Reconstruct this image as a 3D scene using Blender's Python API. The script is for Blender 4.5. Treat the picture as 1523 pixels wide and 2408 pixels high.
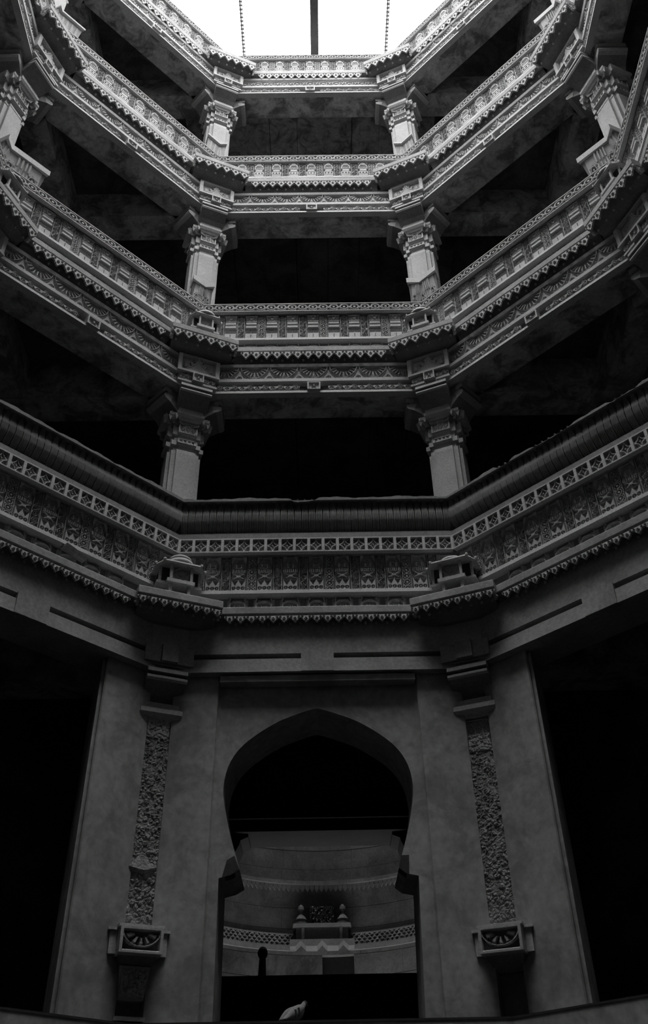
import bpy, math, random
import numpy as np
from mathutils import Vector

for o in list(bpy.data.objects): bpy.data.objects.remove(o)
scene = bpy.context.scene
COL = scene.collection
random.seed(7); rng = np.random.default_rng(7)
R = math.radians
T8 = math.tan(math.pi/8); C8 = math.cos(math.pi/8); S8 = math.sin(math.pi/8)

# ------------------------------------------------------------------ camera
PITCH, YAW, ROLL = R(38.1196), R(.553), R(-1.1562)
fw = Vector((math.sin(YAW)*math.cos(PITCH), math.cos(YAW)*math.cos(PITCH), math.sin(PITCH)))
rt = Vector((math.cos(YAW), -math.sin(YAW), 0)); up = rt.cross(fw)
r2 = rt*math.cos(ROLL) + up*math.sin(ROLL); u2 = up*math.cos(ROLL) - rt*math.sin(ROLL)
cam_d = bpy.data.cameras.new('camera'); cam = bpy.data.objects.new('camera', cam_d); COL.objects.link(cam)
from mathutils import Matrix
m = Matrix((r2, u2, -fw)).transposed().to_4x4(); m.translation = Vector((.01486, -3.46259, 0)); cam.matrix_world = m
cam_d.sensor_fit = 'VERTICAL'; cam_d.sensor_height = 36.0; cam_d.lens = 36.0*2118.02/2408
cam_d.clip_start = .05; cam_d.clip_end = 200
scene.camera = cam

# ------------------------------------------------------------------ overcast sky, exposure
world = bpy.data.worlds.new('overcast_sky'); scene.world = world; world.use_nodes = True
wn_ = world.node_tree.nodes; wl_ = world.node_tree.links; bg = wn_['Background']; bg.inputs['Color'].default_value = (1, 1, 1, 1)
SKY = 15.0                                   # zenith radiance; CIE overcast sky: L = Lz (1 + 2 sin h) / 3
tc_ = wn_.new('ShaderNodeTexCoord'); sx_ = wn_.new('ShaderNodeSeparateXYZ'); wl_.new(tc_.outputs['Generated'], sx_.inputs[0])
mr_ = wn_.new('ShaderNodeMapRange'); mr_.inputs['From Min'].default_value = 0; mr_.inputs['From Max'].default_value = 1; mr_.inputs['To Min'].default_value = SKY/3; mr_.inputs['To Max'].default_value = SKY
wl_.new(sx_.outputs['Z'], mr_.inputs['Value']); wl_.new(mr_.outputs['Result'], bg.inputs['Strength'])
vs = scene.view_settings
vs.view_transform = 'Standard'; vs.look = 'None'; vs.exposure = 0.0; vs.gamma = 1.0; vs.use_curve_mapping = False

# ------------------------------------------------------------------ materials (world-position noise, neutral greys)
MATS = {}
def material(name, lo, hi, stain=0.0, scale=1.3, fine=55.0, bump=.25, rough=.9, bdist=.006, streak=False, metallic=0.0):
    mt = bpy.data.materials.new(name); mt.use_nodes = True
    nt = mt.node_tree; N = nt.nodes; L = nt.links
    bs = N['Principled BSDF']; bs.inputs['Roughness'].default_value = rough; bs.inputs['Metallic'].default_value = metallic
    if 'Specular IOR Level' in bs.inputs: bs.inputs['Specular IOR Level'].default_value = .25
    geo = N.new('ShaderNodeNewGeometry')
    vec = geo.outputs['Position']
    if streak:
        mp = N.new('ShaderNodeMapping'); mp.inputs['Scale'].default_value = (1, 1, .35); L.new(vec, mp.inputs['Vector']); vec = mp.outputs['Vector']
    n1 = N.new('ShaderNodeTexNoise'); n1.inputs['Scale'].default_value = scale; n1.inputs['Detail'].default_value = 6; n1.inputs['Roughness'].default_value = .62
    L.new(vec, n1.inputs['Vector'])
    cr = N.new('ShaderNodeValToRGB'); L.new(n1.outputs['Fac'], cr.inputs['Fac'])
    cr.color_ramp.elements[0].position = .32; cr.color_ramp.elements[1].position = .68
    cr.color_ramp.elements[0].color = (lo, lo, lo, 1); cr.color_ramp.elements[1].color = (hi, hi, hi, 1)
    n2 = N.new('ShaderNodeTexNoise'); n2.inputs['Scale'].default_value = fine; n2.inputs['Detail'].default_value = 4
    L.new(geo.outputs['Position'], n2.inputs['Vector'])
    mr = N.new('ShaderNodeMapRange'); mr.inputs['From Min'].default_value = .3; mr.inputs['From Max'].default_value = .7; mr.inputs['To Min'].default_value = .82; mr.inputs['To Max'].default_value = 1.12
    L.new(n2.outputs['Fac'], mr.inputs['Value'])
    mx = N.new('ShaderNodeMix'); mx.data_type = 'RGBA'; mx.blend_type = 'MULTIPLY'; mx.inputs[0].default_value = 1
    L.new(cr.outputs['Color'], mx.inputs[6]); L.new(mr.outputs['Result'], mx.inputs[7])
    out = mx.outputs[2]
    if stain:
        n3 = N.new('ShaderNodeTexNoise'); n3.inputs['Scale'].default_value = scale*2.1; n3.inputs['Detail'].default_value = 8; n3.inputs['Roughness'].default_value = .7; n3.inputs['Distortion'].default_value = .6
        L.new(vec, n3.inputs['Vector'])
        c3 = N.new('ShaderNodeValToRGB'); L.new(n3.outputs['Fac'], c3.inputs['Fac'])
        c3.color_ramp.elements[0].position = .4; c3.color_ramp.elements[1].position = .56
        d = 1-stain; c3.color_ramp.elements[0].color = (d, d, d, 1); c3.color_ramp.elements[1].color = (1, 1, 1, 1)
        m2 = N.new('ShaderNodeMix'); m2.data_type = 'RGBA'; m2.blend_type = 'MULTIPLY'; m2.inputs[0].default_value = 1
        L.new(out, m2.inputs[6]); L.new(c3.outputs['Color'], m2.inputs[7]); out = m2.outputs[2]
    L.new(out, bs.inputs['Base Color'])
    bp = N.new('ShaderNodeBump'); bp.inputs['Strength'].default_value = bump; bp.inputs['Distance'].default_value = bdist
    ad = N.new('ShaderNodeMath'); ad.operation = 'ADD'; L.new(n2.outputs['Fac'], ad.inputs[0]); L.new(n1.outputs['Fac'], ad.inputs[1])
    L.new(ad.outputs[0], bp.inputs['Height']); L.new(bp.outputs['Normal'], bs.inputs['Normal'])
    MATS[name] = mt
    return mt
material('carved_sandstone', 0.29, 0.40, scale=2.2, fine=70, bump=.35)
material('plain_sandstone', 0.217, 0.308, scale=1.6, fine=40, bump=.3, stain=.2)
material('column_sandstone', 0.235, 0.32, scale=2.0, fine=60, bump=.2)
material('weathered_shade_sandstone', 0.114, 0.194, scale=3.0, fine=50, bump=.4)  # weathered surfaces; also the painted-in shade of the bracket undersides
material('stained_soffit', 0.23, 0.46, scale=2.0, fine=30, bump=.35, stain=.65)
material('gallery_stone', 0.054, 0.108, scale=1.3, fine=30, bump=.3, stain=.5)  # low base tone puts part of the deep gallery shade into the stone
material('lime_plaster', 0.239, 0.331, scale=1.7, fine=18, bump=.18, stain=.28)
material('rough_rubble', 0.19, 0.33, scale=16, fine=55, bump=.7, bdist=.02, stain=.3)
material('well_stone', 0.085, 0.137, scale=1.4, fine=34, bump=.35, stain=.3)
material('dark_stone', 0.028, 0.063, scale=3, fine=30, bump=.4)
material('painted_steel', 0.050, 0.090, scale=6, fine=60, bump=.1, rough=.6)
material('feather_grey', 0.171, 0.228, scale=14, fine=160, bump=.15, rough=.8)
material('feather_dark', 0.028, 0.051, scale=14, fine=160, bump=.15, rough=.7)
material('shade_black_stone', .008, .016, scale=3, fine=30, bump=.3)  # near black: puts the shade before the round well into the colour
material('well_carving', .11, .17, scale=3, fine=60, bump=.4)
material('floor_stone', 0.020, 0.040, scale=1.2, fine=25, bump=.3)

# ------------------------------------------------------------------ mesh helpers
def to_mesh(name, v, f, mat, smooth=False):
    me = bpy.data.meshes.new(name); me.from_pydata([tuple(map(float, p)) for p in v], [], [tuple(q) for q in f]); me.materials.append(MATS[mat])
    me.validate(); me.update()
    if smooth: me.polygons.foreach_set('use_smooth', [True]*len(me.polygons))
    return me
class MB:
    def __init__(s): s.v = []; s.f = []
    def box(s, x0, x1, y0, y1, z0, z1):
        b = len(s.v); s.v += [(x, y, z) for z in (z0, z1) for (x, y) in ((x0, y0), (x1, y0), (x1, y1), (x0, y1))]
        s.f += [(b, b+3, b+2, b+1), (b+4, b+5, b+6, b+7)] + [(b+i, b+(i+1) % 4, b+4+(i+1) % 4, b+4+i) for i in range(4)]; return s
    def loft(s, rings, cap=True, close=True):
        b = len(s.v); n = len(rings[0])
        for r in rings: s.v += [tuple(p) for p in r]
        for i in range(len(rings)-1):
            for j in range(n if close else n-1):
                k = (j+1) % n; s.f.append((b+i*n+j, b+i*n+k, b+(i+1)*n+k, b+(i+1)*n+j))
        if cap: s.f.append(tuple(b+j for j in reversed(range(n)))); s.f.append(tuple(b+(len(rings)-1)*n+j for j in range(n)))
        return s
    def prism(s, poly, z0, z1):            # polygon in xy, extruded in z
        return s.loft([[(x, y, z0) for x, y in poly], [(x, y, z1) for x, y in poly]])
    def plate(s, poly, y0, y1):            # polygon in xz (clockwise seen from -y ok), extruded in y
        return s.loft([[(x, y0, z) for x, z in poly], [(x, y1, z) for x, z in poly]])
    def bar(s, prof, x0, x1):              # profile in (y,z), extruded in x
        return s.loft([[(x0, y, z) for y, z in prof], [(x1, y, z) for y, z in prof]])
    def mitre(s, prof, r0, n=1, jit=None): # profile in (r,z), mitred at octagon corners, local y=r-r0
        rings = []
        for i in range(n+1):
            t = -1+2*i/n
            rings.append([(t*r*T8, r-r0, z+(jit(t*r*T8, k) if jit else 0)) for k, (r, z) in enumerate(prof)])
        return s.loft(rings)
    def lathe(s, prof, n=14, c=(0, 0, 0), a0=0, a1=2*math.pi):
        full = abs(a1-a0-2*math.pi) < 1e-6; m_ = n if full else n+1
        rings = [[(c[0]+r*math.cos(a0+(a1-a0)*j/n), c[1]+r*math.sin(a0+(a1-a0)*j/n), c[2]+z) for j in range(m_)] for r, z in prof]
        return s.loft(rings, cap=full, close=full)
    def ball(s, c, rx, ry, rz, n=8, m_=5):
        pr = [(math.sin(math.pi*(i+.02)/(m_+.04)), -math.cos(math.pi*(i+.02)/(m_+.04))) for i in range(m_+1)]
        rings = [[(c[0]+rx*q*math.cos(2*math.pi*j/n), c[1]+ry*q*math.sin(2*math.pi*j/n), c[2]+rz*h) for j in range(n)] for q, h in pr]
        return s.loft(rings)
    def mesh(s, name, mat, smooth=False): return to_mesh(name, s.v, s.f, mat, smooth)

def obj(name, me, parent=None, loc=(0, 0, 0), rz=0, scale=None):
    o = bpy.data.objects.new(name, me); COL.objects.link(o)
    o.location = loc; o.rotation_euler = (0, 0, rz)
    if scale: o.scale = scale
    if parent: o.parent = parent
    return o
def tag(o, label, cat=None, group=None, kind=None):
    o['label'] = label
    if cat: o['category'] = cat
    if group: o['group'] = group
    if kind: o['kind'] = kind
    return o
def thing(name, label, cat, loc, rz, group=None):
    return tag(obj(name, None, None, loc, rz), label, cat, group)
def structure(name, me, label, loc=(0, 0, 0), rz=0):
    o = obj(name, me, None, loc, rz); o['label'] = label; o['kind'] = 'structure'; return o
def face_at(k, r, z):                       # origin and rotation of octagon face k (0 = face above the arch)
    a = k*math.pi/4; return (r*math.sin(a), r*math.cos(a), z), -a
def corner_at(c, d, z):                     # c = -1.5,-.5,.5,1.5 : corners, distance d from the axis
    a = c*math.pi/4; return (d*math.sin(a), d*math.cos(a), z), -a

# ------------------------------------------------------------------ carved relief tiles (height functions)
def ss(a, b, x): t = np.clip((x-a)/(b-a+1e-12), 0, 1); return t*t*(3-2*t)
def ridge(d, t, s=.0018): return 1-ss(t-s, t+s, np.abs(d))
def inside(d, s=.0018): return 1-ss(-s, s, d)
def boxd(x, z, cx, cz, hx, hz): return np.maximum(np.abs(x-cx)-hx, np.abs(z-cz)-hz)
def spiral(x, z, cx, cz, rad, pitch, hand=1, ph=0):
    dx, dz = x-cx, z-cz; r = np.hypot(dx, dz); th = np.arctan2(dz, dx)*hand+ph
    q = (r/pitch-th/(2*math.pi)) % 1.0; dd = np.minimum(q, 1-q)*pitch
    return ridge(dd, pitch*.24, pitch*.1)*inside(r-rad)
RELIEFS = {}
def relief(name, w, h, fn, depth, res=.0045, mat='carved_sandstone', back=.012):
    if name in RELIEFS: return RELIEFS[name]
    nx = max(4, int(round(w/res))); nz = max(4, int(round(h/res)))
    x, z = np.meshgrid(np.linspace(-w/2, w/2, nx+1), np.linspace(0, h, nz+1))
    H = np.clip(fn(x, z, w, h), 0, 1.15)
    V = np.stack([x, -depth*H, z], -1).reshape(-1, 3)
    i = np.arange(nx*nz); r_, c_ = i//nx, i % nx; a = r_*(nx+1)+c_
    F = np.stack([a, a+1, a+nx+2, a+nx+1], -1).tolist()
    per = [j for j in range(nx+1)] + [j*(nx+1)+nx for j in range(1, nz+1)] + [nz*(nx+1)+j for j in range(nx-1, -1, -1)] + [j*(nx+1) for j in range(nz-1, 0, -1)]
    n0 = len(V); V = np.concatenate([V, V[per]*[1, 0, 1]+[0, back, 0]])
    m_ = len(per)
    F += [[per[(j+1) % m_], per[j], n0+j, n0+(j+1) % m_] for j in range(m_)]
    RELIEFS[name] = to_mesh(name, V.tolist(), F, mat); return RELIEFS[name]

def f_panel_shrine(x, z, w, h):
    X = x/(w/2); Z = z/h; aX = np.abs(X)
    H = .92*inside(aX-.95, .03)
    def cut_(d, a=1.0, s=.03): return 1-a*inside(d, s)
    H = H*cut_(aX*.55+(.245-Z)*4.0-.0 if False else np.maximum(np.abs(aX-.45)-(Z-.20)*3.0, np.maximum(Z-.33, .20-Z)*4), .95)     # two hanging hearts
    d = np.hypot((((X+.3) % .6)-.3)*w/2, (Z-.125)*h); H = H*(1-.7*ridge(d-.011, .004, .003)*(aX < .88))
    H = H*(1-.8*ridge(Z-.365, .012, .006))
    st = (Z > .38)*(Z < .52); H = np.where(st > 0, .92*np.maximum(ridge(np.abs(aX-np.abs(Z-.45)*10), .2, .08), inside(aX+np.abs(Z-.45)*9-.4, .08))+.05, H)
    fl = inside(boxd(X, Z, 0, .595, .82, .035), .02); H = H*(1-.55*fl*(np.cos(X*24) > 0)); H = H*(1-.8*ridge(Z-.535, .010, .006)); H = H*(1-.8*ridge(Z-.655, .010, .006))
    up = (Z > .66)
    dome = inside(np.hypot(X/.72, (Z-.66)/.24)-1, .05); tow = inside(boxd(X, Z, 0, .735, .44, .075), .02)
    lines = .35*(np.cos(Z*130) > .55)
    Hu = np.maximum(dome*(.6-lines), tow*(1-.8*inside(boxd(X, Z, 0, .735, .22, .045), .02)))
    Hu = np.maximum(Hu, .85*inside(.5-aX+(.97-Z)*2.4, .05)); Hu = np.maximum(Hu, .8*ridge(Z-.985, .015, .006))
    return np.where(up, Hu, H)
def f_panel_slab(x, z, w, h):
    X = x/(w/2); Z = z/h; aX = np.abs(X)
    H = np.where(Z < .23, .95*inside(aX-.96, .02), .12)
    H = H*(1-.35*ridge(X, .035, .02)*inside(boxd(X, Z, 0, .12, 1, .06), .02))
    H = np.maximum(H, .95*ridge(X, .05, .02)*(Z < .33)*(Z > .2))
    for c, hw, t in ((.265, .9, .016), (.315, .9, .014), (.365, .9, .014)): H = np.maximum(H, .75*inside(boxd(X, Z, 0, c, hw, t), .015))
    H = np.maximum(H, .7*inside(boxd(X, Z, 0, .41, .92, .014), .01)*(np.cos(X*28) > -.2))
    for c, hw in ((.515, .93), (.655, .88)): H = np.maximum(H, inside(boxd(X, Z, 0, c, hw, .05), .015))
    H = np.maximum(H, .75*inside(boxd(X, Z, 0, .765, .98, .018), .01))
    top = inside(boxd(X, Z, 0, .89, .98, .095), .02)
    vol = np.clip(spiral(x, z, -w*.34, h*.89, .02, .010)+spiral(x, z, w*.34, h*.89, .02, .010, -1), 0, 1)
    H = np.maximum(H, top*(.45+.5*vol)); H = np.maximum(H, .9*ridge(np.hypot(X*.9, (Z-1.02)*2.0)-.33, .05, .03)*(Z > .8)); H = np.maximum(H, .95*ridge(Z-.985, .016, .008))
    return H
def f_panel_dome(x, z, w, h):
    X = x/(w/2); Z = z/h; aX = np.abs(X)
    H = .9*inside(aX-.96, .02)
    H = H*(1-.85*ridge(aX-(.93-Z)*3.0-.12, .05, .03)*(Z > .60)*(Z < .93))                      # peaked outline
    H = H*(1-.4*inside(.30-aX+(.90-Z)*3.0, .04)*inside(Z-.93, .02)*(np.cos(X*14)*np.cos(Z*60) > 0))
    for c, a in ((.60, .8), (.50, .6), (.44, .8), (.30, .8), (.10, .7)): H = H*(1-a*ridge(Z-c, .010, .006))
    H = H*(1-.55*inside(boxd(X, Z, 0, .55, .8, .03), .01)*(np.cos(X*22) > .2))
    H = H*(1-.5*inside(boxd(X, Z, 0, .69, .5-.0*X, .05), .01)*(np.cos(Z*150) > .3)*(aX < (.93-Z)*2.4))
    H = H*(1-.95*inside(np.maximum(.72-aX, np.abs(Z-.37)*4-.14), .05))                           # waist notches
    H = H*(1-.8*inside(np.hypot((((X+.3) % .6)-.3)*w/2, (Z-.2)*h)-.010, .003)*(aX < .9))
    return H
def strip(kind):
    def f(x, z, w, h):
        H = .12+.88*ridge(np.abs(x)-w*.46, w*.05, .001)
        n = int(round(h/.058)); p = h/n
        for i in range(n):
            cz = (i+.5)*p; s = 1 if i % 2 else -1; d = np.hypot(x, z-cz)
            if kind == 0: H = np.maximum(H, np.minimum(1, 1.2*spiral(x, z, s*w*.04, cz, w*.43, .0145, s, i)))
            elif kind == 1: H = np.maximum(H, np.maximum(ridge(d-w*.32, .0052), inside(d-w*.13))); H = np.maximum(H, .8*inside(np.hypot(np.abs(x)-w*.33, np.abs(z-cz)-p*.5)-.009))
            else: H = np.maximum(H, np.minimum(1, 1.2*spiral(x, z, s*w*.1, cz, w*.32, .013, -s, i*2))); H = np.maximum(H, ridge(x-np.sin(z/p*math.pi)*w*.3, .005))
        return H
    return f
def f_link(x, z, w, h):
    c = h/2; H = np.maximum(ridge(z-.008, .008), ridge(z-h+.008, .008))
    d = np.hypot(x/w*.113, (z-c)*1.12); H = np.maximum(H, ridge(d-.040, .0068)); H = np.maximum(H, inside(d-.015))
    e = np.abs(np.abs(x)-w/2); H = np.maximum(H, .9*ridge(e-np.abs(z-c)*.55, .005)*(np.abs(z-c) > .012)); H = np.maximum(H, .9*inside(np.hypot(e, z-c)-.012))
    return H
def f_quat(x, z, w, h):
    fx, fz = w/2-.014, h/2-.014; zz = z-h/2
    H = inside(-boxd(x, zz, 0, 0, fx, fz), .002)
    ax, az = np.abs(x), np.abs(zz)
    d = np.hypot(fx-ax, (fz-az)*fx/fz)
    H = np.maximum(H, .75*ridge(d-fx*.93, .0055)*(ax < fx)*(az < fz)); H = np.maximum(H, .6*ridge(ax+az-.022, .0045)); H = np.maximum(H, .7*inside(np.hypot(x, zz)-.008))
    return H
def f_lotus(x, z, w, h):
    Z = z/h; ax = np.abs(x)
    a = w*.47*(1-Z)**2.0+.014
    H = inside(ax-a, .003)*.55
    H = np.maximum(H, ridge(ax-a, .006)); H = np.maximum(H, .9*ridge(ax-a*.62, .004)*(Z < .8)); H = np.maximum(H, .9*spiral(x, z, 0, h*.16, .03, .012))
    d = np.hypot(w/2-ax, h*1.05-z); th = np.arctan2(w/2-ax, h*1.05-z)
    pet = (np.cos(th*20) > .35)*ridge(d-h*.60, h*.2, .008)*.8
    H = np.maximum(H, pet*(ax > a)); H = np.maximum(H, .8*ridge(d-h*.86, .005)*(ax > a)); H = np.maximum(H, inside(.010-z)*0+ridge(z-.006, .006))
    return H
def f_medallion(x, z, w, h):
    c = h*.5; H = .55*np.ones_like(x); d = np.hypot(x, (z-c)*1.15)
    H = np.where(d < .052, 0, H); th = np.arctan2(z-c, x)
    H = np.maximum(H, ridge(d-.056, .006)); H = np.maximum(H, .8*(np.cos(th*10) > 0)*(d < .046)*(d > .018)); H = np.maximum(H, inside(d-.016))
    e = np.abs(np.abs(x)-w/2); H = np.where(inside(boxd(e, z, 0, c, .028, .05)) > .5, .1, H); H = np.maximum(H, ridge(e-np.abs(z-c)*.6, .006)*(np.abs(z-c) < .05))
    H = np.maximum(H, ridge(z-.008, .008)); H = np.maximum(H, ridge(z-h+.008, .008))
    return H
def f_vine(x, z, w, h):
    c = h/2; H = .2+.75*ridge(z-c-np.sin(x/w*2*math.pi)*h*.28, .006)
    for i, s in ((-.25, 1), (.25, -1)):
        H = np.maximum(H, 1.15*spiral(x, z, i*w, c-s*h*.08, h*.42, .0165, s, 1))
    return H
def f_boss(x, z, w, h):
    zz = z-h/2; H = inside(-boxd(x, zz, 0, 0, w/2-.014, h/2-.012))
    d = np.hypot(x, zz); th = np.arctan2(zz, x)
    H = np.maximum(H, (.8*ridge(np.sin(th*4)*d, .006)*(d < .036)*(d > .006))); return np.maximum(H, inside(d-.010))
def f_cartouche(x, z, w, h):
    zz = z-h*.45; H = .1+0*x
    d = np.hypot(x/(w*.36), zz/(h*.34)); H = np.maximum(H, ridge((d-1)*w*.3, .007)); H = np.maximum(H, .8*inside(boxd(x, zz, 0, -.01, .030, .022))*(np.cos(x*300) > -.2))
    return np.maximum(H, .8*ridge(np.abs(x)-w*.42+np.abs(zz)*.2, .008))
def f_window(x, z, w, h):
    H = inside(-boxd(x, z, 0, h/2, w/2-.010, h/2-.012)); cw = (w-.02)/3
    xx = (x+w/2-.01) % cw-cw/2; H = np.maximum(H, ridge(np.abs(xx)-cw/2, .005))
    H = np.maximum(H, .8*ridge(np.abs(xx)+np.abs(z-h/2)*.5-cw*.33, .004)); return np.maximum(H, .7*inside(np.hypot(xx, z-h/2)-.007))
def f_bead(x, z, w, h):
    H = inside(-boxd(x, z, 0, h/2, w/2-.006, h/2-.008)); return np.maximum(H, .8*((np.cos(x*150) > .3))*1.0)
def f_blocklotus(x, z, w, h):
    H = inside(-boxd(x, z, 0, h*.5+.01, w/2-.045, h*.5-.018), .003)
    zz = z-.028; hh = h-.03; ax = np.abs(x); a = .15*(1-np.clip(zz/hh, 0, 1))**2+.010
    H = np.maximum(H, .6*ridge(ax-a, .010)); H = np.maximum(H, .5*inside(ax-a)); d = np.hypot(.13-ax, hh*1.1-zz); th = np.arctan2(.13-ax, hh*1.1-zz)
    return np.maximum(H, .45*(np.cos(th*12) > .2)*ridge(d-hh*.66, .04, .008)*(ax > a))
def f_bracket(x, z, w, h):
    H = inside(-boxd(x, z, 0, h*.5, w/2-.022, h/2-.02), .003)
    d = np.hypot(x, (z-h*.85)*1.35); th = np.arctan2(x, h*.85-z)
    H = np.maximum(H, .8*ridge(d-h*.78, .006)); return np.maximum(H, .65*(np.cos(th*10) > .1)*ridge(d-h*.5, .028, .006)*(z < h*.8))
def f_seatend(x, z, w, h):
    H = .15+0*x; c = h*.45
    for cx in (-w*.32, w*.32):
        d = np.hypot(x-cx, z-c); th = np.arctan2(z-c, x-cx); H = np.maximum(H, np.maximum(ridge(d-.036, .006), inside(d-.012))); H = np.maximum(H, .8*(np.cos(8*th) > .1)*ridge(d-.055, .009))
    for cx in (-w*.14, -w*.03, w*.08, w*.17): H = np.maximum(H, .9*ridge(x-cx, .012, .004)*(.7+.3*(np.cos(z*60) > -.7)))
    H = np.maximum(H, ridge(z-.012, .012)); return H
def f_foliage(x, z, w, h):
    H = 0*x; r0 = np.random.default_rng(5)
    for _ in range(int(w*h*9000)):
        cx, cz = r0.uniform(-w/2, w/2), r0.uniform(0, h); d = np.hypot(x-cx, z-cz); H = np.maximum(H, r0.uniform(.4, 1)*inside(d-r0.uniform(.006, .013), .005))
    return H
def f_rubble(x, z, w, h):
    r0 = np.random.default_rng(int(h*100)); n = int(w*h*1600); P = np.stack([r0.uniform(-w/2, w/2, n), r0.uniform(0, h, n)]); v = r0.uniform(.1, 1, n)
    best = np.full(x.shape, 9.); b2 = best.copy(); hv = np.zeros(x.shape)
    for i in range(n):
        d = np.hypot(x-P[0, i], z-P[1, i]); nb = d < best; b2 = np.where(nb, best, np.minimum(b2, d)); hv = np.where(nb, v[i], hv); best = np.where(nb, d, best)
    return hv*ss(0, .012, b2-best)+r0.uniform(0, .15, x.shape)

PIT = .2210                                             # panel pitch on a face
pan = {'A': relief('shrine_panel_relief', .128, .365, f_panel_shrine, .032),
       'B': relief('slab_panel_relief', .128, .375, f_panel_slab, .038),
       'C': relief('dome_panel_relief', .128, .345, f_panel_dome, .032),
       'D': relief('dome_panel_short_relief', .128, .345, f_panel_dome, .032)}
strips = [relief('vine_strip_%d' % i, .078, .365, strip(i), .026, res=.004) for i in range(3)]
LINK = relief('rail_link_relief', 2*2.86*T8/21, .134, f_link, .042, res=.0032)
QUAT = relief('lattice_square_relief', 2*2.86*T8/19, .148, f_quat, .045, res=.004)
LOTUS = relief('lotus_relief', 2*2.93*T8/8, .175, f_lotus, .042)
MEDAL = relief('medallion_relief', 2*2.93*T8/13, .175, f_medallion, .034)
VINE = relief('vine_relief', 1.07/7, .082, f_vine, .024, res=.003)
BOSS = relief('boss_relief', .13, .10, f_boss, .022, res=.004)
CART = relief('cartouche_relief', PIT*.80, .14, f_cartouche, .035)
WINB = relief('window_relief', .185, .13, f_window, .028, res=.004)
BEAD = relief('bead_relief', .20, .05, f_bead, .02, res=.004)
BLOT = relief('block_lotus_relief', .43, .235, f_blocklotus, .05)
BVIN = relief('block_vine_relief', .145, .085, f_vine, .022, res=.004)

# ------------------------------------------------------------------ setting: floor, outer walls, gallery ceilings and beams
OUT = 5.55
BB = {'A': 3.38, 'B': 6.52, 'C': 9.63, 'D': 12.54}      # beam undersides
mb = MB(); mb.box(-OUT, OUT, -8, OUT, -1.75, -1.6)
structure('floor', mb.mesh('floor', 'floor_stone'), 'stone paving at the foot of the octagonal shaft')
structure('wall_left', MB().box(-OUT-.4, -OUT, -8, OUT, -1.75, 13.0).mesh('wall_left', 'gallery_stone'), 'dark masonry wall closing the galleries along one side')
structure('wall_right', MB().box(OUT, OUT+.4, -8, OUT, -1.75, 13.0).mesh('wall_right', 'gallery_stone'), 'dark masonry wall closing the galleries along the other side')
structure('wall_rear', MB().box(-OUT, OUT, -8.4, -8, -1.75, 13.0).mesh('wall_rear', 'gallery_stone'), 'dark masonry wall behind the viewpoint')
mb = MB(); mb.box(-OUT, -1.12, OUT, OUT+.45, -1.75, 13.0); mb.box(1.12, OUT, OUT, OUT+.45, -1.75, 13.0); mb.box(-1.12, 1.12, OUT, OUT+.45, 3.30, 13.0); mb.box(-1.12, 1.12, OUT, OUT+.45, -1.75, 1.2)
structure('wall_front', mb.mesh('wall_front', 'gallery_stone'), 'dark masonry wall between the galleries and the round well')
def oct_ring(r, z0, z1, name, mat):
    mb = MB(); inn = [(r/C8*math.sin((k+.5)*math.pi/4), r/C8*math.cos((k+.5)*math.pi/4)) for k in range(8)]
    S = OUT; outp = []
    for x, y in inn:
        q = S/max(abs(x), abs(y)); outp.append((x*q, y*q))
    for k in range(8):
        a, b = inn[k], inn[(k+1) % 8]; c, d = outp[(k+1) % 8], outp[k]
        poly = [a, b, c, d]
        if abs(abs(c[0])-S) < 1e-6 and abs(abs(d[1])-S) < 1e-6 or abs(abs(d[0])-S) < 1e-6 and abs(abs(c[1])-S) < 1e-6:
            if abs(c[0]-d[0]) > 1e-6 and abs(c[1]-d[1]) > 1e-6: poly = [a, b, c, (math.copysign(S, c[0]+d[0]), math.copysign(S, c[1]+d[1])), d]
        mb.prism(poly, z0, z1)
    return mb.mesh(name, mat)
CZ = {k: BB[k]+.43 for k in BB}
gname = {'A': 'lowest passage', 'B': 'first gallery', 'C': 'second gallery', 'D': 'top gallery'}
for i, k in enumerate('ABCD'):
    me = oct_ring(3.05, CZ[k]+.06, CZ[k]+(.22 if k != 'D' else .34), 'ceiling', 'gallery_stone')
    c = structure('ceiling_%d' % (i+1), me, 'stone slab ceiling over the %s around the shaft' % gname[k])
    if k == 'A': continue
    sm = MB().box(-.2045, .2045, 3.2, OUT-.02, CZ[k], CZ[k]+.055).mesh('ceiling_slab', 'stained_soffit' if k == 'D' else 'gallery_stone')  # lower galleries use darker slabs: their shade is put into the colour
    for j in range(-4, 5): obj('ceiling_slab', sm, c, (j*.415+rng.uniform(-.004, .004), 0, rng.uniform(-.008, .008)))
n = 0
for k in 'ABCD':
    for s in (-1, 1):
        n += 1
        me = MB().box(1.28, OUT-.01, 2.93, 3.27, BB[k], CZ[k]+.05).mesh('beam', 'stained_soffit') if s > 0 else MB().box(-OUT+.01, -1.28, 2.93, 3.27, BB[k], CZ[k]+.05).mesh('beam', 'stained_soffit')
        structure('trim_%d' % n, me, 'plain stained stone beam running sideways under the %s ceiling' % gname[k])
        n += 1
        me = MB().box(2.93, 3.27, 1.28, 2.92, BB[k], CZ[k]+.05).mesh('beam', 'stained_soffit') if s > 0 else MB().box(-3.27, -2.93, 1.28, 2.92, BB[k], CZ[k]+.05).mesh('beam', 'stained_soffit')
        structure('trim_%d' % n, me, 'plain stained stone beam running front to back under the %s ceiling' % gname[k])
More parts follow.
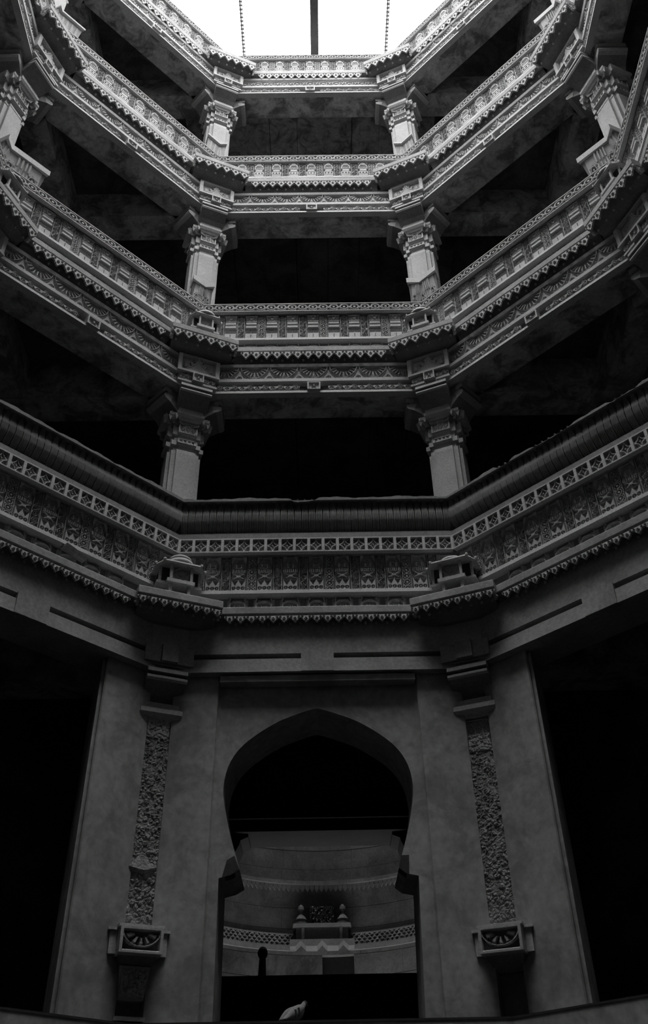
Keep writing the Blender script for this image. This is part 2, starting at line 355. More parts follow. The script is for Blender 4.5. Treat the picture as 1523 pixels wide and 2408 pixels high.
# near side of the shaft, outside the picture: plain beam and parapet rings that close the octagon
LEDGE = {'A': (3.879, 3.948), 'B': (7.072, 7.144), 'C': (10.245, 10.321), 'D': (13.074, 13.167)}
LR = {'A': 2.81, 'B': 2.84, 'C': 2.86, 'D': 2.885}           # ledge fronts
TOP = {'A': 5.117, 'B': 7.865, 'C': 10.84, 'D': 13.585}
for k in 'ABCD':
    for f in (3, 4, -3) + ((2, -2) if k in 'AD' else ()):
        n += 1; l0, l1 = LEDGE[k]
        me = MB().mitre([(2.93, BB[k]), (3.27, BB[k]), (3.27, TOP[k]-.3), (3.0, TOP[k]), (2.86, TOP[k]), (2.93, TOP[k]-.15), (2.93, l1), (LR[k], l1), (LR[k], l0), (2.93, l0-.04)], 0).mesh('near_ring', 'plain_sandstone')
        structure('trim_%d' % n, me, 'plain stone beam and parapet on the near side of the %s' % gname[k], (0, 0, 0), -f*math.pi/4)
# plinth carrying the piers
mb = MB(); mt_ = MB()
for f in (-2, -1, 0, 1, 2):
    a = f*math.pi/4; ca, sa = math.cos(a), math.sin(a)
    def w2(x, y): return (x*ca+y*sa, -x*sa+y*ca)
    mb.prism([w2(-2.86*T8, 2.86), w2(2.86*T8, 2.86), w2(3.6*T8, 3.6), w2(-3.6*T8, 3.6)], -1.6, .955); mt_.prism([w2(-2.855*T8, 2.855), w2(2.855*T8, 2.855), w2(3.6*T8, 3.6), w2(-3.6*T8, 3.6)], .955, .968)
structure('floor_plinth', mt_.mesh('plinth_bounce_cap', 'floor_stone'), 'added dark cap on the plinth, cutting light bounced up to the arch')  # unseen cap added near black to cut bounce under the arch
structure('baseboard_front', mb.mesh('plinth', 'lime_plaster'), 'low plastered plinth running round the foot of the shaft')

# ------------------------------------------------------------------ front wall with the pointed horseshoe arch
YA, YB = 3.0, 3.49
arch = [(0, 3.128), (.13, 3.085), (.30, 3.015), (.47, 2.905), (.59, 2.795), (.665, 2.66), (.692, 2.50), (.676, 2.36), (.635, 2.19), (.575, 2.0), (.548, 1.915)]
def dense(p, m_=3):
    o = []
    for i in range(len(p)-1):
        p0, p1, p2, p3 = p[max(i-1, 0)], p[i], p[i+1], p[min(i+2, len(p)-1)]
        for t in np.arange(m_)/m_: o.append(tuple(.5*((2*p1[d])+(-p0[d]+p2[d])*t+(2*p0[d]-5*p1[d]+4*p2[d]-p3[d])*t*t+(-p0[d]+3*p1[d]-3*p2[d]+p3[d])*t**3) for d in (0, 1)))
    return o+[p[-1]]
half = dense(arch)
right = half + [(.60, 1.875), (.682, 1.86), (.655, .968)]
left = [(-x-.012, z+.005) for x, z in half] + [(-.62, 1.885), (-.703, 1.865), (-.693, .968)]
def arch_wall(y0, y1, xo, zt, rgt, lft, mat, name, zb=.968):
    mb = MB()
    for side, pts in ((1, rgt), (-1, lft)):
        n_ = len(pts); V = []
        for i, (x, z) in enumerate(pts):
            q = i/(n_-1)
            # outer border point: along the top, then down the side
            if z > 2.85: ox, oz = side*min(xo, abs(x)*xo/.60), zt
            else: ox, oz = side*xo, min(zt, z+(zt-2.85)*max(0, (z-2.2)/.65))
            if i == n_-1: oz = zb
            V.append(((x, z), (ox, oz)))
        b = len(mb.v)
        for (a, o_) in V:
            mb.v += [(a[0], y0, a[1]), (o_[0], y0, o_[1]), (a[0], y1, a[1]), (o_[0], y1, o_[1])]
        for i in range(n_-1):
            p, q = b+4*i, b+4*i+4
            fs = [(p, q, q+1, p+1), (p+2, p+3, q+3, q+2), (p, p+2, q+2, q), (p+1, q+1, q+3, p+3)]
            mb.f += fs if side < 0 else [tuple(reversed(f)) for f in fs]
        # spandrel corner between top and side
    return mb.mesh(name, mat)
left2 = list(left); left2[0] = right[0]
w = structure('wall_arch', arch_wall(YA, YB, .86, 3.36, right, left2, 'lime_plaster', 'wall_arch'), 'plastered wall pierced by a pointed horseshoe arch between two piers')
tag(obj('broken_impost', MB().plate([(.5485, 1.914), (.572, 2.0), (.625, 2.0), (.618, 1.876), (.60, 1.874)], YA-.003, YA+.10).mesh('broken_impost', 'dark_stone'), w), 'dark broken stone at the arch springing')
obj('broken_impost', MB().plate([(-.5605, 1.921), (-.60, 2.015), (-.652, 1.985), (-.68, 1.871), (-.62, 1.884)], YA-.003, YA+.10).mesh('broken_impost', 'dark_stone'), w)
# recess frame above the arch
structure('trim_60', MB().box(-.765, .765, 2.905, 3.49, 3.318, 3.372).mesh('frame_head', 'lime_plaster'), 'plaster head strip of the recess over the arch')
# dark passage behind the arch and behind the angled bays
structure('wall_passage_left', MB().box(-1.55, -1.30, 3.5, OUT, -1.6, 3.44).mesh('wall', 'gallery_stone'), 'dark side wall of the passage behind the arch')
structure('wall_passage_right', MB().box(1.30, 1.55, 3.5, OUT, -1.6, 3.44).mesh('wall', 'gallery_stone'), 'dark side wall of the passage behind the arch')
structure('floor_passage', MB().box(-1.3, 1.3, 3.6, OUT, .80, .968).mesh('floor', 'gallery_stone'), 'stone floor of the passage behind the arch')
rb = [(x*1.05, z-.1) for x, z in half]+[(.60, 1.80), (.68, 1.75), (.68, .968)]
for s in (-1, 1):
    (lx, ly, lz), rz = face_at(s, 4.25, 0)
    structure('wall_bay_%s' % ('left' if s < 0 else 'right'), arch_wall(0, .4, 1.75, 3.8, rb, [(-x, z) for x, z in rb], 'gallery_stone', 'bay_wall'), 'dark arched wall deep inside an angled bay', (lx, ly, 0), rz)

# ------------------------------------------------------------------ plaster piers wrapped round the corner columns
def cf(s, a, r):                            # corner-local point: side s, distance a along that face from the corner, apothem r
    return (s*a*C8, r/C8-a*S8)
def shift(p, d): return (p[0], p[1]-d)
PD = 2.95/C8                                # corner distance of the pier face
for c in (-.5, .5):
    sgn = -1 if c < 0 else 1; front = -sgn        # side of the corner that carries the front face
    loc, rz = corner_at(c, PD, .968)
    lab = ('tall plastered pier with a wide exposed rubble strip above a tiered carved bracket' if c < 0 else 'tall plastered pier with an exposed rubble strip ending at a lone carved niche bracket')
    root = thing('plaster_pier', lab, 'pier', loc, rz, 'piers beside the arch')
    h = 3.44-.968
    ch = .09                                   # chamfer half-width of the exposed strip
    a0 = ch/C8
    for s in (-1, 1):
        L_ = .452 if s == front else .515
        poly = [shift(cf(s, a0, 2.95), PD), shift(cf(s, L_-.012, 2.95), PD), shift(cf(s, L_, 2.962), PD), shift(cf(s, L_, 3.45), PD), shift((0, 3.45/C8), PD), (0, .07), (s*ch, .07)]
        mb = MB(); mb.prism(poly if s > 0 else poly[::-1], 0, h); obj('plaster_face', mb.mesh('plaster_face', 'lime_plaster'), root)
        # bead along the outer edge
        e0 = shift(cf(s, L_+.03, 2.985), PD); e1 = shift(cf(s, L_, 2.985), PD); e2 = shift(cf(s, L_, 3.3), PD); e3 = shift(cf(s, L_+.03, 3.3), PD)
        pl = [e1, e0, e3, e2]; mb = MB(); mb.prism(pl if s > 0 else pl[::-1], 0, h-.07); obj('edge_strip', mb.mesh('edge_strip', 'lime_plaster'), root)
    top = 1.90 if c < 0 else 1.76
    rbm = relief('rubble_strip_%d' % (c > 0), .19, top-.53, f_rubble, .014, res=.007, mat='rough_rubble')
    tag(obj('rubble_strip', rbm, root, (0, -.022, .53)), 'exposed rough rubble core')
    cv = relief('carved_strip_%d' % (c > 0), .17, .13 if c > 0 else .19, f_foliage, .018, res=.005)
    obj('carved_strip', cv, root, (0, -.022, top))
    if c < 0: obj('broken_lump', MB().loft([[(-.10, .0, .90), (.03, -.02, .86), (.075, .0, .93), (.02, .06, .96)], [(-.11, -.05, .95), (.0, -.055, .93), (.085, -.04, .96), (.0, .04, 1.0)], [(-.05, -.03, 1.03), (.0, -.03, 1.04), (.06, -.01, 1.03), (.0, .04, 1.05)]]).mesh('broken_lump', 'rough_rubble'), root)
    # niche bracket
    bz = (1.345 if c < 0 else 1.315)-.968; bd = -.155
    bod = MB(); bod.box(-.14, .14, bd, .05, bz, bz+.165); bod.box(-.19, .19, bd+.06, .06, bz+.01, bz+.155); obj('bracket_body', bod.mesh('bracket_body', 'carved_sandstone'), root)
    obj('bracket_shelf', MB().box(-.15, .15, bd-.02, .05, bz+.16, bz+.178).box(-.205, .205, bd+.045, .06, bz+.15, bz+.167).mesh('bracket_shelf', 'carved_sandstone'), root)
    br = relief('bracket_relief', .28, .155, f_bracket, .04); obj('niche_relief', br, root, (0, bd, bz+.003))
    obj('bracket_foot', MB().loft([[(-.09, .0, bz-.08), (.09, .0, bz-.08), (.09, .06, bz-.08), (-.09, .06, bz-.08)], [(-.125, bd+.03, bz), (.125, bd+.03, bz), (.125, .06, bz), (-.125, .06, bz)]]).mesh('bracket_foot', 'weathered_shade_sandstone'), root)
    if c < 0:
        fo = relief('figure_relief', .16, .16, f_foliage, .03, res=.006)
        obj('figure_block', MB().loft([[(-.085, -.02, bz-.24), (.085, -.02, bz-.24), (.085, .06, bz-.24), (-.085, .06, bz-.24)], [(-.10, -.07, bz-.05), (.10, -.07, bz-.05), (.10, .06, bz-.05), (-.10, .06, bz-.05)]]).mesh('figure_block', 'carved_sandstone'), root)
        obj('figure_relief', fo, root, (0, -.05, bz-.225)); obj('lower_shelf', MB().box(-.10, .10, -.05, .06, 0.02, .045).mesh('lower_shelf', 'carved_sandstone'), root)

# ------------------------------------------------------------------ lintels with carved friezes
side_word = {0: 'spanning straight above the arch axis', 1: 'on the angled sides', 2: 'on the outermost sides'}
lev_word = {'A': 'lowest', 'B': 'second', 'C': 'third', 'D': 'topmost'}
def pick_label(base, k, f, grp): return base % (lev_word[k]) + ' ' + side_word[abs(f)], '%s, %s tier' % (grp, lev_word[k])
R0 = 2.93
def lintel(k, f):
    z0 = BB[k]; loc, rz = face_at(f, R0, z0)
    lab, grp = pick_label('carved stone lintel of the %s tier' if k != 'A' else 'plain grooved stone lintel of the %s tier', k, f, 'lintels')
    root = thing('stone_lintel', lab, 'lintel', loc, rz, grp)
    mb = MB()
    if k == 'A':
        mb.mitre([(2.945, .012), (3.27, .012), (3.27, .47), (2.888, .47), (2.884, .172), (2.96, .16), (2.96, .12)], R0); obj('beam_body', mb.mesh('beam_body', 'plain_sandstone'), root)
        obj('lower_band', MB().mitre([(2.874, .008), (3.0, .006), (3.0, .126), (2.882, .126)], R0).mesh('lower_band', 'plain_sandstone'), root)
        tag(obj('centre_block', MB().box(-.13, .13, -.060, .1, .010, .18).mesh('centre_block', 'plain_sandstone'), root), 'plain projecting block at mid-span')
        return
    mb.mitre([(2.935, 0), (3.27, 0), (3.27, .58), (2.965, .58), (2.965, .19), (2.975, .165), (2.975, .13), (2.965, .12)], R0); obj('beam_body', mb.mesh('beam_body', 'stained_soffit'), root)
    obj('lower_lip', MB().mitre([(2.90, .0), (2.97, -.001), (2.97, .034), (2.903, .031)], R0).mesh('lower_lip', 'carved_sandstone'), root)
    obj('frieze_ledge', MB().mitre([(2.90, .165), (2.97, .155), (2.97, .215), (2.90, .205)], R0).mesh('frieze_ledge', 'carved_sandstone'), root)
    for s in (-1, 1):
        for j in range(7): obj('vine_panel', VINE, root, (s*(.145+(j+.5)*1.07/7), -.002, .034))
    bo = obj('centre_boss', BOSS, root, (0, -.035, .025)); obj('boss_block', MB().box(-.065, .065, -.036, .03, .023, .127).mesh('boss_block', 'carved_sandstone'), root)
    if k == 'D' and f == 0:
        for j in range(13): obj('medallion_panel', MEDAL, root, ((j-6)*2*2.93*T8/13, .026, .21))
    else:
        for j in range(8): obj('lotus_panel', LOTUS, root, ((j-3.5)*2*2.93*T8/8, .028, .212))
    obj('upper_fillet', MB().mitre([(2.91, .388), (2.96, .388), (2.96, .42), (2.90, .42)], R0).mesh('upper_fillet', 'carved_sandstone'), root)

# ------------------------------------------------------------------ balcony parapets
PEND_POLY = [(-.5, 1), (.5, 1), (.5, .72), (.43, .64), (.37, .66), (.36, .50), (.26, .46), (.24, .32), (.13, .27), (.12, .12), (0, 0), (-.12, .12), (-.13, .27), (-.24, .32), (-.26, .46), (-.36, .50), (-.37, .66), (-.43, .64), (-.5, .72)]
PCACHE = {}
def pendant(wd, ht):
    key = (round(wd, 3), round(ht, 3))
    if key in PCACHE: return PCACHE[key]
    mb = MB(); mb.plate([(x*wd*.99, z*ht) for x, z in PEND_POLY], 0, .02)
    n_ = 8; cz = .56*ht; ro, ri = .17*wd, .07*wd         # raised ring and side volutes
    def ring(cx, cz, ro, ri):
        for j in range(n_):
            a, b = 2*math.pi*j/n_, 2*math.pi*(j+1)/n_; bb = len(mb.v)
            mb.v += [(cx+ro*math.cos(a), 0, cz+ro*math.sin(a)), (cx+ro*math.cos(b), 0, cz+ro*math.sin(b)), (cx+(ro+ri)/2*math.cos(b), -.010, cz+(ro+ri)/2*math.sin(b)), (cx+(ro+ri)/2*math.cos(a), -.010, cz+(ro+ri)/2*math.sin(a)), (cx+ri*math.cos(b), 0, cz+ri*math.sin(b)), (cx+ri*math.cos(a), 0, cz+ri*math.sin(a))]
            mb.f += [(bb, bb+1, bb+2, bb+3), (bb+3, bb+2, bb+4, bb+5)]
    ring(0, cz, ro, ri); ring(-.34*wd, .86*ht, .12*wd, .03*wd); ring(.34*wd, .86*ht, .12*wd, .03*wd)
    PCACHE[key] = mb.mesh('pendant', 'carved_sandstone'); return PCACHE[key]
BUD = MB().ball((0, 0, 0), .013, .013, .016, 8, 5).mesh('bud', 'carved_sandstone', True)
SPEC = {'A': dict(val=(3.80, 3.862), npend=17, pan=4.161, ph=.365, quat=4.532), 'B': dict(val=(6.971, 7.068), npend=14, pan=7.337, ph=.375, rail=7.731),
        'C': dict(val=(10.137, 10.245), npend=14, pan=10.40, ph=.345, rail=10.70), 'D': dict(val=(12.943, 13.072), npend=14, pan=13.15, ph=.345, rail=13.46)}
def parapet(k, f):
    S_ = SPEC[k]; l0, l1 = LEDGE[k]; z0 = S_['val'][0]; loc, rz = face_at(f, R0, z0)
    names = {'A': 'carved shrine-panel balcony parapet of the %s tier', 'B': 'slab-panel balcony parapet with chain-carved rail, %s tier', 'C': 'dome-panel balcony parapet with chain-carved rail, %s tier', 'D': 'sunlit carved parapet of the %s tier against the sky'}
    lab, grp = pick_label(names[k].replace('sunlit ', 'bright '), k, f, 'parapets')
    root = thing('balcony_parapet', lab, 'balcony', loc, rz, grp)
    Z = lambda z: z-z0
    hw = .75; yl = LR[k]-R0; yp = {'A': .024, 'B': .010, 'C': -.014, 'D': -.014}[k]
    obj('ledge_slab', MB().loft([[(x*(1 if y < .1 else 1.0), y, z) for y, z in ((yl, Z(l0)+.006), (yl+.005, Z(l0)), (.10, Z(l0)-.03), (.10, Z(l1)+.02), (yl+.005, Z(l1)), (yl, Z(l1)-.006))] for x in (-hw-.08, hw+.08)]).mesh('ledge_slab', 'plain_sandstone'), root)
    obj('ledge_soffit', MB().bar([(yl+.05, Z(l0)), (yl+.07, Z(l0)-.04), (.03, Z(l0)-.09), (.08, Z(l0)-.09), (.08, Z(l0))], -hw-.08, hw+.08).mesh('ledge_soffit', 'weathered_shade_sandstone'), root)
    N_ = S_['npend']; wd = 2*hw/N_; ht = S_['val'][1]-S_['val'][0]; pm = pendant(wd, ht)
    for j in range(N_):
        x = -hw+(j+.5)*wd; obj('valance_pendant', pm, root, (x, yl+.005, 0)); obj('bud', BUD, root, (x+wd/2, yl+.075, ht*.38))
    # back wall of the parapet and lower niche row
    tp = TOP[k] if k != 'A' else 4.70
    obj('back_wall', MB().mitre([(2.938+yp, Z(l1)-.02), (3.12, Z(l1)-.02), (3.12, Z(tp)-.01), (2.938+yp, Z(tp)-.01)], R0).mesh('back_wall', 'weathered_shade_sandstone'), root)
    ns = int((S_['pan']-l1-.03)/.145)
    if k in 'AB' or True:
        for j in range(7): obj('cartouche_panel', CART, root, ((j-3)*PIT, .03, Z(S_['pan'])-.195))
    obj('shelf', MB().mitre([(2.885, Z(S_['pan'])-.035), (2.97, Z(S_['pan'])-.045), (2.97, Z(S_['pan'])), (2.89, Z(S_['pan']))], R0).mesh('shelf', 'carved_sandstone'), root)
    sc = S_['ph']/.365
    for j in range(11):
        x = (j-5)*PIT; obj('carved_panel', pan[k], root, (x, yp, Z(S_['pan'])))
        if j < 10: obj('vine_strip', strips[(j*2+abs(f)) % 3], root, (x+PIT/2, yp+.006, Z(S_['pan'])), 0, (1, 1, sc))
    if k == 'A' and f == -1:
        bp_ = obj('broken_shelf_piece', MB().loft([[(-.10, -.02, 0), (.11, .0, -.012), (.11, .05, -.012), (-.10, .05, 0)], [(-.09, -.03, .03), (.12, -.015, .018), (.12, .05, .022), (-.09, .05, .034)]]).mesh('broken_shelf_piece', 'plain_sandstone'), root, (.24, -.045, Z(S_['pan'])-.075)); bp_.rotation_euler = (0, R(7), 0)
        root['label'] = 'carved shrine-panel balcony parapet of the lowest tier with a broken piece of shelf'
    if k == 'A' and f == 1: root['label'] = 'carved shrine-panel balcony parapet of the lowest tier with unbroken shelf, on an angled side'
    if k == 'A':
        q0 = Z(S_['quat']); obj('lattice_rail', MB().mitre([(2.905, q0), (3.0, q0-.01), (3.0, q0+.148), (2.905, q0+.148)], R0).mesh('lattice_rail', 'weathered_shade_sandstone'), root)
        for j in range(19): obj('lattice_square', QUAT, root, ((j-9)*2*2.86*T8/19, -.027, q0))
        obj('bead_band', MB().mitre([(2.90, q0+.148), (3.0, q0+.148), (3.0, q0+.262), (2.935, q0+.262), (2.925, q0+.236), (2.905, q0+.232)], R0).mesh('bead_band', 'weathered_shade_sandstone'), root)
    else:
        q0 = Z(S_['rail']); rh = TOP[k]-S_['rail']; s2 = rh/.134
        obj('top_rail', MB().mitre([(2.906, q0), (3.02, q0), (3.02, q0+rh), (2.906, q0+rh)], R0, 64, (lambda x, i: 0) if k != 'D' else (lambda x, i: (.005*math.sin(x*37+f)+.004*math.sin(x*83)) if i > 1 else 0)).mesh('top_rail', 'plain_sandstone'), root)
        for j in range(21): obj('rail_link', LINK, root, ((j-10)*2*2.86*T8/21, -.028, q0), 0, (1, 1, s2))

# ------------------------------------------------------------------ inclined stone seat backs of the lowest balcony
def seat_r(t): return float(np.interp(t, [0, .12, .3, .5, .7, .85, 1], [2.985, 2.935, 2.895, 2.888, 2.912, 2.912, 2.875]))
def slat_mesh():
    wd = 2*2.90*T8/38; mb = MB(); nz, nx = 10, 8; V = []
    for i in range(nz+1):
        t = i/nz; taper = 1 if t < .62 else 1-.72*((t-.62)/.38)**1.2; low = .75 if i == 0 else 1
        for j in range(nx+1):
            u = -1+2*j/nx; sub = (abs(u)*2) % 1.0; bulge = .022*math.sqrt(max(0, 1-(2*sub-1)**2))
            V.append((u*wd*.45*taper*low, seat_r(t)-R0-bulge-.004, .317*t))
    mb.v = V
    for i in range(nz):
        for j in range(nx): a = i*(nx+1)+j; mb.f.append((a, a+1, a+nx+2, a+nx+1))
    return mb.mesh('slat', 'plain_sandstone', False)
SLAT = slat_mesh()
def seat_back(f):
    z0 = 4.795; loc, rz = face_at(f, R0, z0)
    lab, grp = pick_label('inclined slatted stone seat back above the %s balcony', 'A', f, 'seat backs')
    lab = 'inclined slatted stone seat back of the lowest balcony, ' + {0: 'with one bite out of its coping', 1: 'its coping chipped and ragged', -1: 'its coping long and nearly even'}[f]
    root = thing('stone_seat_back', lab, 'seat back', loc, rz, grp)
    prof = [(seat_r(t)+.014, .317*t) for t in np.linspace(0, 1, 8)]+[(3.02, .317), (3.08, 0)]
    obj('back_panel', MB().mitre(prof, R0).mesh('back_panel', 'weathered_shade_sandstone'), root)
    wd = 2*2.90*T8/38
    for j in range(38): obj('slat', SLAT, root, ((j-18.5)*wd, 0, 0))
    notches = {0: [(-.10, .13, .045)], 1: [(-.55, .1, .03), (-.05, .22, .035), (.62, .15, .03)], -1: [(.3, .2, .01)]}.get(f, [])
    r1 = np.random.default_rng(11+f)
    ph = r1.uniform(0, 6, 4)
    def jit(x, i):
        if i not in (2, 3, 4): return 0
        v = .006*math.sin(x*9+ph[0])+.004*math.sin(x*23+ph[1])+.003*math.sin(x*57+ph[2])
        for cx, w_, d in notches: v -= d*max(0, min(1, (w_-abs(x-cx))/.05))
        return v
    obj('coping', MB().mitre([(2.85, .297), (2.99, .285), (2.99, .328), (2.91, .334), (2.85, .325)], R0, 72, jit).mesh('coping', 'weathered_shade_sandstone'), root)

for k in 'ABCD':
    fs = {'A': (-1, 0, 1), 'B': (-2, -1, 0, 1, 2), 'C': (-2, -1, 0, 1, 2), 'D': (-1, 0, 1)}[k]
    for f in fs: lintel(k, f); parapet(k, f)
for f in (-1, 0, 1): seat_back(f)

# ------------------------------------------------------------------ corner ledges
end_word = {.5: 'above the columns flanking the front bay', 1.5: 'above the outer columns of the angled bays'}
def corner_ledge(k, c):
    l0, l1 = LEDGE[k]; z0 = SPEC[k]['val'][0]; D = {'A': 2.80, 'B': 2.835, 'C': 2.845, 'D': 2.86}[k]; loc, rz = corner_at(c, D, z0); Z = lambda z: z-z0
    root = thing('corner_ledge', 'projecting corner ledge with fringed underside, %s tier, %s' % (lev_word[k], end_word[abs(c)]), 'ledge', loc, rz, 'corner ledges, %s tier' % lev_word[k])
    hw = .345
    obj('ledge_slab', MB().loft([[(x, y, z) for y, z in ((0, Z(l0)+.006), (.005, Z(l0)), (.31, Z(l0)-.02), (.31, Z(l1)+.02), (.005, Z(l1)), (0, Z(l1)-.006))] for x in (-hw, hw)]).mesh('ledge_slab', 'plain_sandstone'), root)
    obj('ledge_soffit', MB().loft([[(s*hw*.93, y, z) for y, z in ((.03, Z(l0)), (.10, Z(l0)-.05), (.22, Z(l0)-.10), (.32, Z(l0)-.10), (.32, Z(l0)))] for s in (-1, 1)]).mesh('ledge_soffit', 'weathered_shade_sandstone'), root)
    ht = SPEC[k]['val'][1]-SPEC[k]['val'][0]; N_ = 8 if k == 'A' else 6; wd = 2*hw/N_; pm = pendant(wd, ht)
    for j in range(N_):
        x = -hw+(j+.5)*wd; obj('valance_pendant', pm, root, (x, .006, 0)); obj('bud', BUD, root, (x, .095, ht*.3))
    for s in (-1, 1): obj('valance_pendant', pm, root, (s*(hw-.005), .08, 0), s*math.pi/2)
def mini_shrine(k, c):
    l1 = LEDGE[k][1]; D = 2.90; zb = l1-.02; loc, rz = corner_at(c, D, zb)
    if k == 'A': lb = 'small stone shrine with a tall ringed dome on the lowest corner ledge' if c < 0 else 'small stone shrine with a low sunken dome on the lowest corner ledge'
    else: lb = 'tiny ribbed-dome shrine on the second-tier corner ledge, ' + ('flanking the front bay' if abs(c) < 1 else 'outer end of the angled bay')
    root = thing('miniature_shrine', lb, 'shrine', loc, rz, 'miniature shrines, %s tier' % lev_word[k])
    f0 = .17 if k == 'A' else .13
    if k == 'B': root.scale = (.8, .8, 1)
    obj('base', MB().box(-.19, .19, .03, .2, f0-.005, f0+.018).box(-.115, .115, -.025, .2, f0-.01, f0+.022).box(-.09, -.065, .0, .2, 0, f0).box(.065, .09, .0, .2, 0, f0).box(-.10, .10, .09, .2, 0, f0).mesh('base', 'carved_sandstone'), root)
    pm = MB().box(-.011, .011, -.011, .011, 0, .15).mesh('pillar', 'carved_sandstone')
    for x, y in ((-.085, -.01), (.085, -.01), (-.165, .045), (.165, .045)): obj('pillar', pm, root, (x, y, f0+.015))
    obj('inner_wall', MB().box(-.165, .165, .05, .2, f0+.01, f0+.17).mesh('inner_wall', 'dark_stone'), root)
    obj('floral_panel', relief('shrine_floral', .15, .145, lambda x, z, w, h: np.maximum(.8*ridge(np.abs(x)*.8-np.abs(z-.03)*.9, .006)*(z > .02), np.maximum(inside(np.hypot(x, z-.075)-.011), .7*ridge(np.hypot(x, z-.09)-.05, .005)*(z > .09))), .02, res=.005), root, (0, .028, f0+.018))
    obj('eave', MB().loft([[(-.155, -.055, f0+.165), (.155, -.055, f0+.165), (.215, .03, f0+.155), (.215, .2, f0+.155), (-.215, .2, f0+.155), (-.215, .03, f0+.155)], [(-.15, -.05, f0+.18), (.15, -.05, f0+.18), (.205, .035, f0+.172), (.205, .2, f0+.172), (-.205, .2, f0+.172), (-.205, .035, f0+.172)], [(-.11, .0, f0+.195), (.11, .0, f0+.195), (.15, .06, f0+.195), (.15, .2, f0+.195), (-.15, .2, f0+.195), (-.15, .06, f0+.195)]]).mesh('eave', 'carved_sandstone'), root)
    if k == 'A' and c > 0: pr = [(.112, 0), (.112, .012), (.10, .03), (.08, .045), (.05, .058), (.015, .066), (.012, .075), (.001, .078)]
    elif k == 'A': pr = [(.118, 0), (.122, .02), (.108, .045), (.09, .055), (.098, .06), (.092, .085), (.062, .108), (.02, .118), (.001, .12)]
    else: pr = [(.15, 0), (.15, .015), (.135, .04), (.10, .062), (.05, .078), (.001, .085)]
    obj('dome', MB().lathe(pr, 20, (0, .075, f0+.19)).mesh('dome', 'carved_sandstone', True), root)
    FIN = MB().ball((0, 0, 0), .014, .014, .02, 6, 4).mesh('corner_knob', 'carved_sandstone')
    for x, y in ((-.155, -.05), (.155, -.05), (-.21, .03), (.21, .03)): obj('corner_knob', FIN, root, (x, y, f0+.175))

# ------------------------------------------------------------------ columns with neck bands, capital, bracket arms and corner block
def redent(s=1.0, a=.09, b=.135, c=.165):
    a, b, c = a*s, b*s, c*s
    return [(-a, -c), (a, -c), (a, -b), (b, -b), (b, -a), (c, -a), (c, a), (b, a), (b, b), (a, b), (a, c), (-a, c), (-a, b), (-b, b), (-b, a), (-c, a), (-c, -a), (-b, -a), (-b, -b), (-a, -b)]
def redent_loft(levels, name, mat):
    mb = MB(); mb.loft([[(x, y, z) for x, y in redent(s)] for s, z in levels]); return mb.mesh(name, mat)
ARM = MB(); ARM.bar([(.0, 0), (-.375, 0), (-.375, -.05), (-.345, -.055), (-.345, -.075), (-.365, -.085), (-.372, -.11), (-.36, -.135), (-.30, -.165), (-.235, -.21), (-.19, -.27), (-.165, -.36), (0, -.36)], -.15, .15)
ARM = ARM.mesh('bracket_arm', 'weathered_shade_sandstone')  # darker stone puts the underside shade into the arm colour
ARROLL = MB().bar([(-.28, -.078), (-.367, -.082), (-.378, -.098), (-.378, -.12), (-.364, -.14), (-.30, -.16)], -.153, .153).mesh('bracket_roll', 'column_sandstone')
VOL = MB().ball((0, 0, 0), .028, .04, .042, 10, 6).mesh('volute', 'carved_sandstone', True)
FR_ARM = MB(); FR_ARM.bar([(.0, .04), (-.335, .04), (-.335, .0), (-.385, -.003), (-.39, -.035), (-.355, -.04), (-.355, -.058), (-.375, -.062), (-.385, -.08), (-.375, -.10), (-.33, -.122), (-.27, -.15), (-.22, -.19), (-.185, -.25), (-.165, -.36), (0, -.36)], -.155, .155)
FR_ARM = FR_ARM.mesh('front_bracket', 'weathered_shade_sandstone')  # underside shade put into the colour; lip and roll stay column stone
BRLIP = MB().bar([(-.30, .0), (-.388, -.001), (-.394, -.036), (-.30, -.036)], -.158, .158).mesh('bracket_lip', 'column_sandstone'); BRROLL = MB().bar([(-.30, -.056), (-.376, -.058), (-.388, -.07), (-.389, -.086), (-.376, -.102), (-.30, -.09)], -.158, .158).mesh('bracket_roll', 'column_sandstone')
ARLIP = MB().bar([(-.30, .002), (-.378, .002), (-.378, -.052), (-.30, -.052)], -.153, .153).mesh('bracket_lip', 'column_sandstone')
NECK = redent_loft([(1.0, -.64), (1.0, -.60), (.88, -.60), (.88, -.535), (1.06, -.53), (1.06, -.475), (.88, -.47), (.88, -.40), (1.03, -.395), (1.03, -.255), (.95, -.25), (.95, -.24)], 'neck', 'carved_sandstone')
PLATE = redent_loft([(1.2, -.30+.05), (1.28, -.235), (1.38, -.225), (1.5, -.20), (1.5, -.165), (1.38, -.15), (1.38, -.11), (1.25, -.10)], 'capital_plate', 'carved_sandstone')
DROP = MB().loft([[(-.004, 0, -.06), (.004, 0, -.06), (.004, .02, -.06), (-.004, .02, -.06)], [(-.02, -.01, 0), (.02, -.01, 0), (.02, .02, 0), (-.02, .02, 0)]]).mesh('drop', 'carved_sandstone')
BLOCK = MB(); BLOCK.box(-.205, .205, -.345, .05, .165, .62); BLOCK.box(-.195, .195, -.355, .05, .04, .17); BLOCK = BLOCK.mesh('corner_block', 'column_sandstone')
BLIP = MB().box(-.215, .215, -.41, -.30, .15, .175).mesh('block_ledge', 'carved_sandstone')
BLIP2 = MB().box(-.07, .07, -.40, -.30, .035, .06).mesh('block_lip', 'carved_sandstone')
SHAFTS = {}
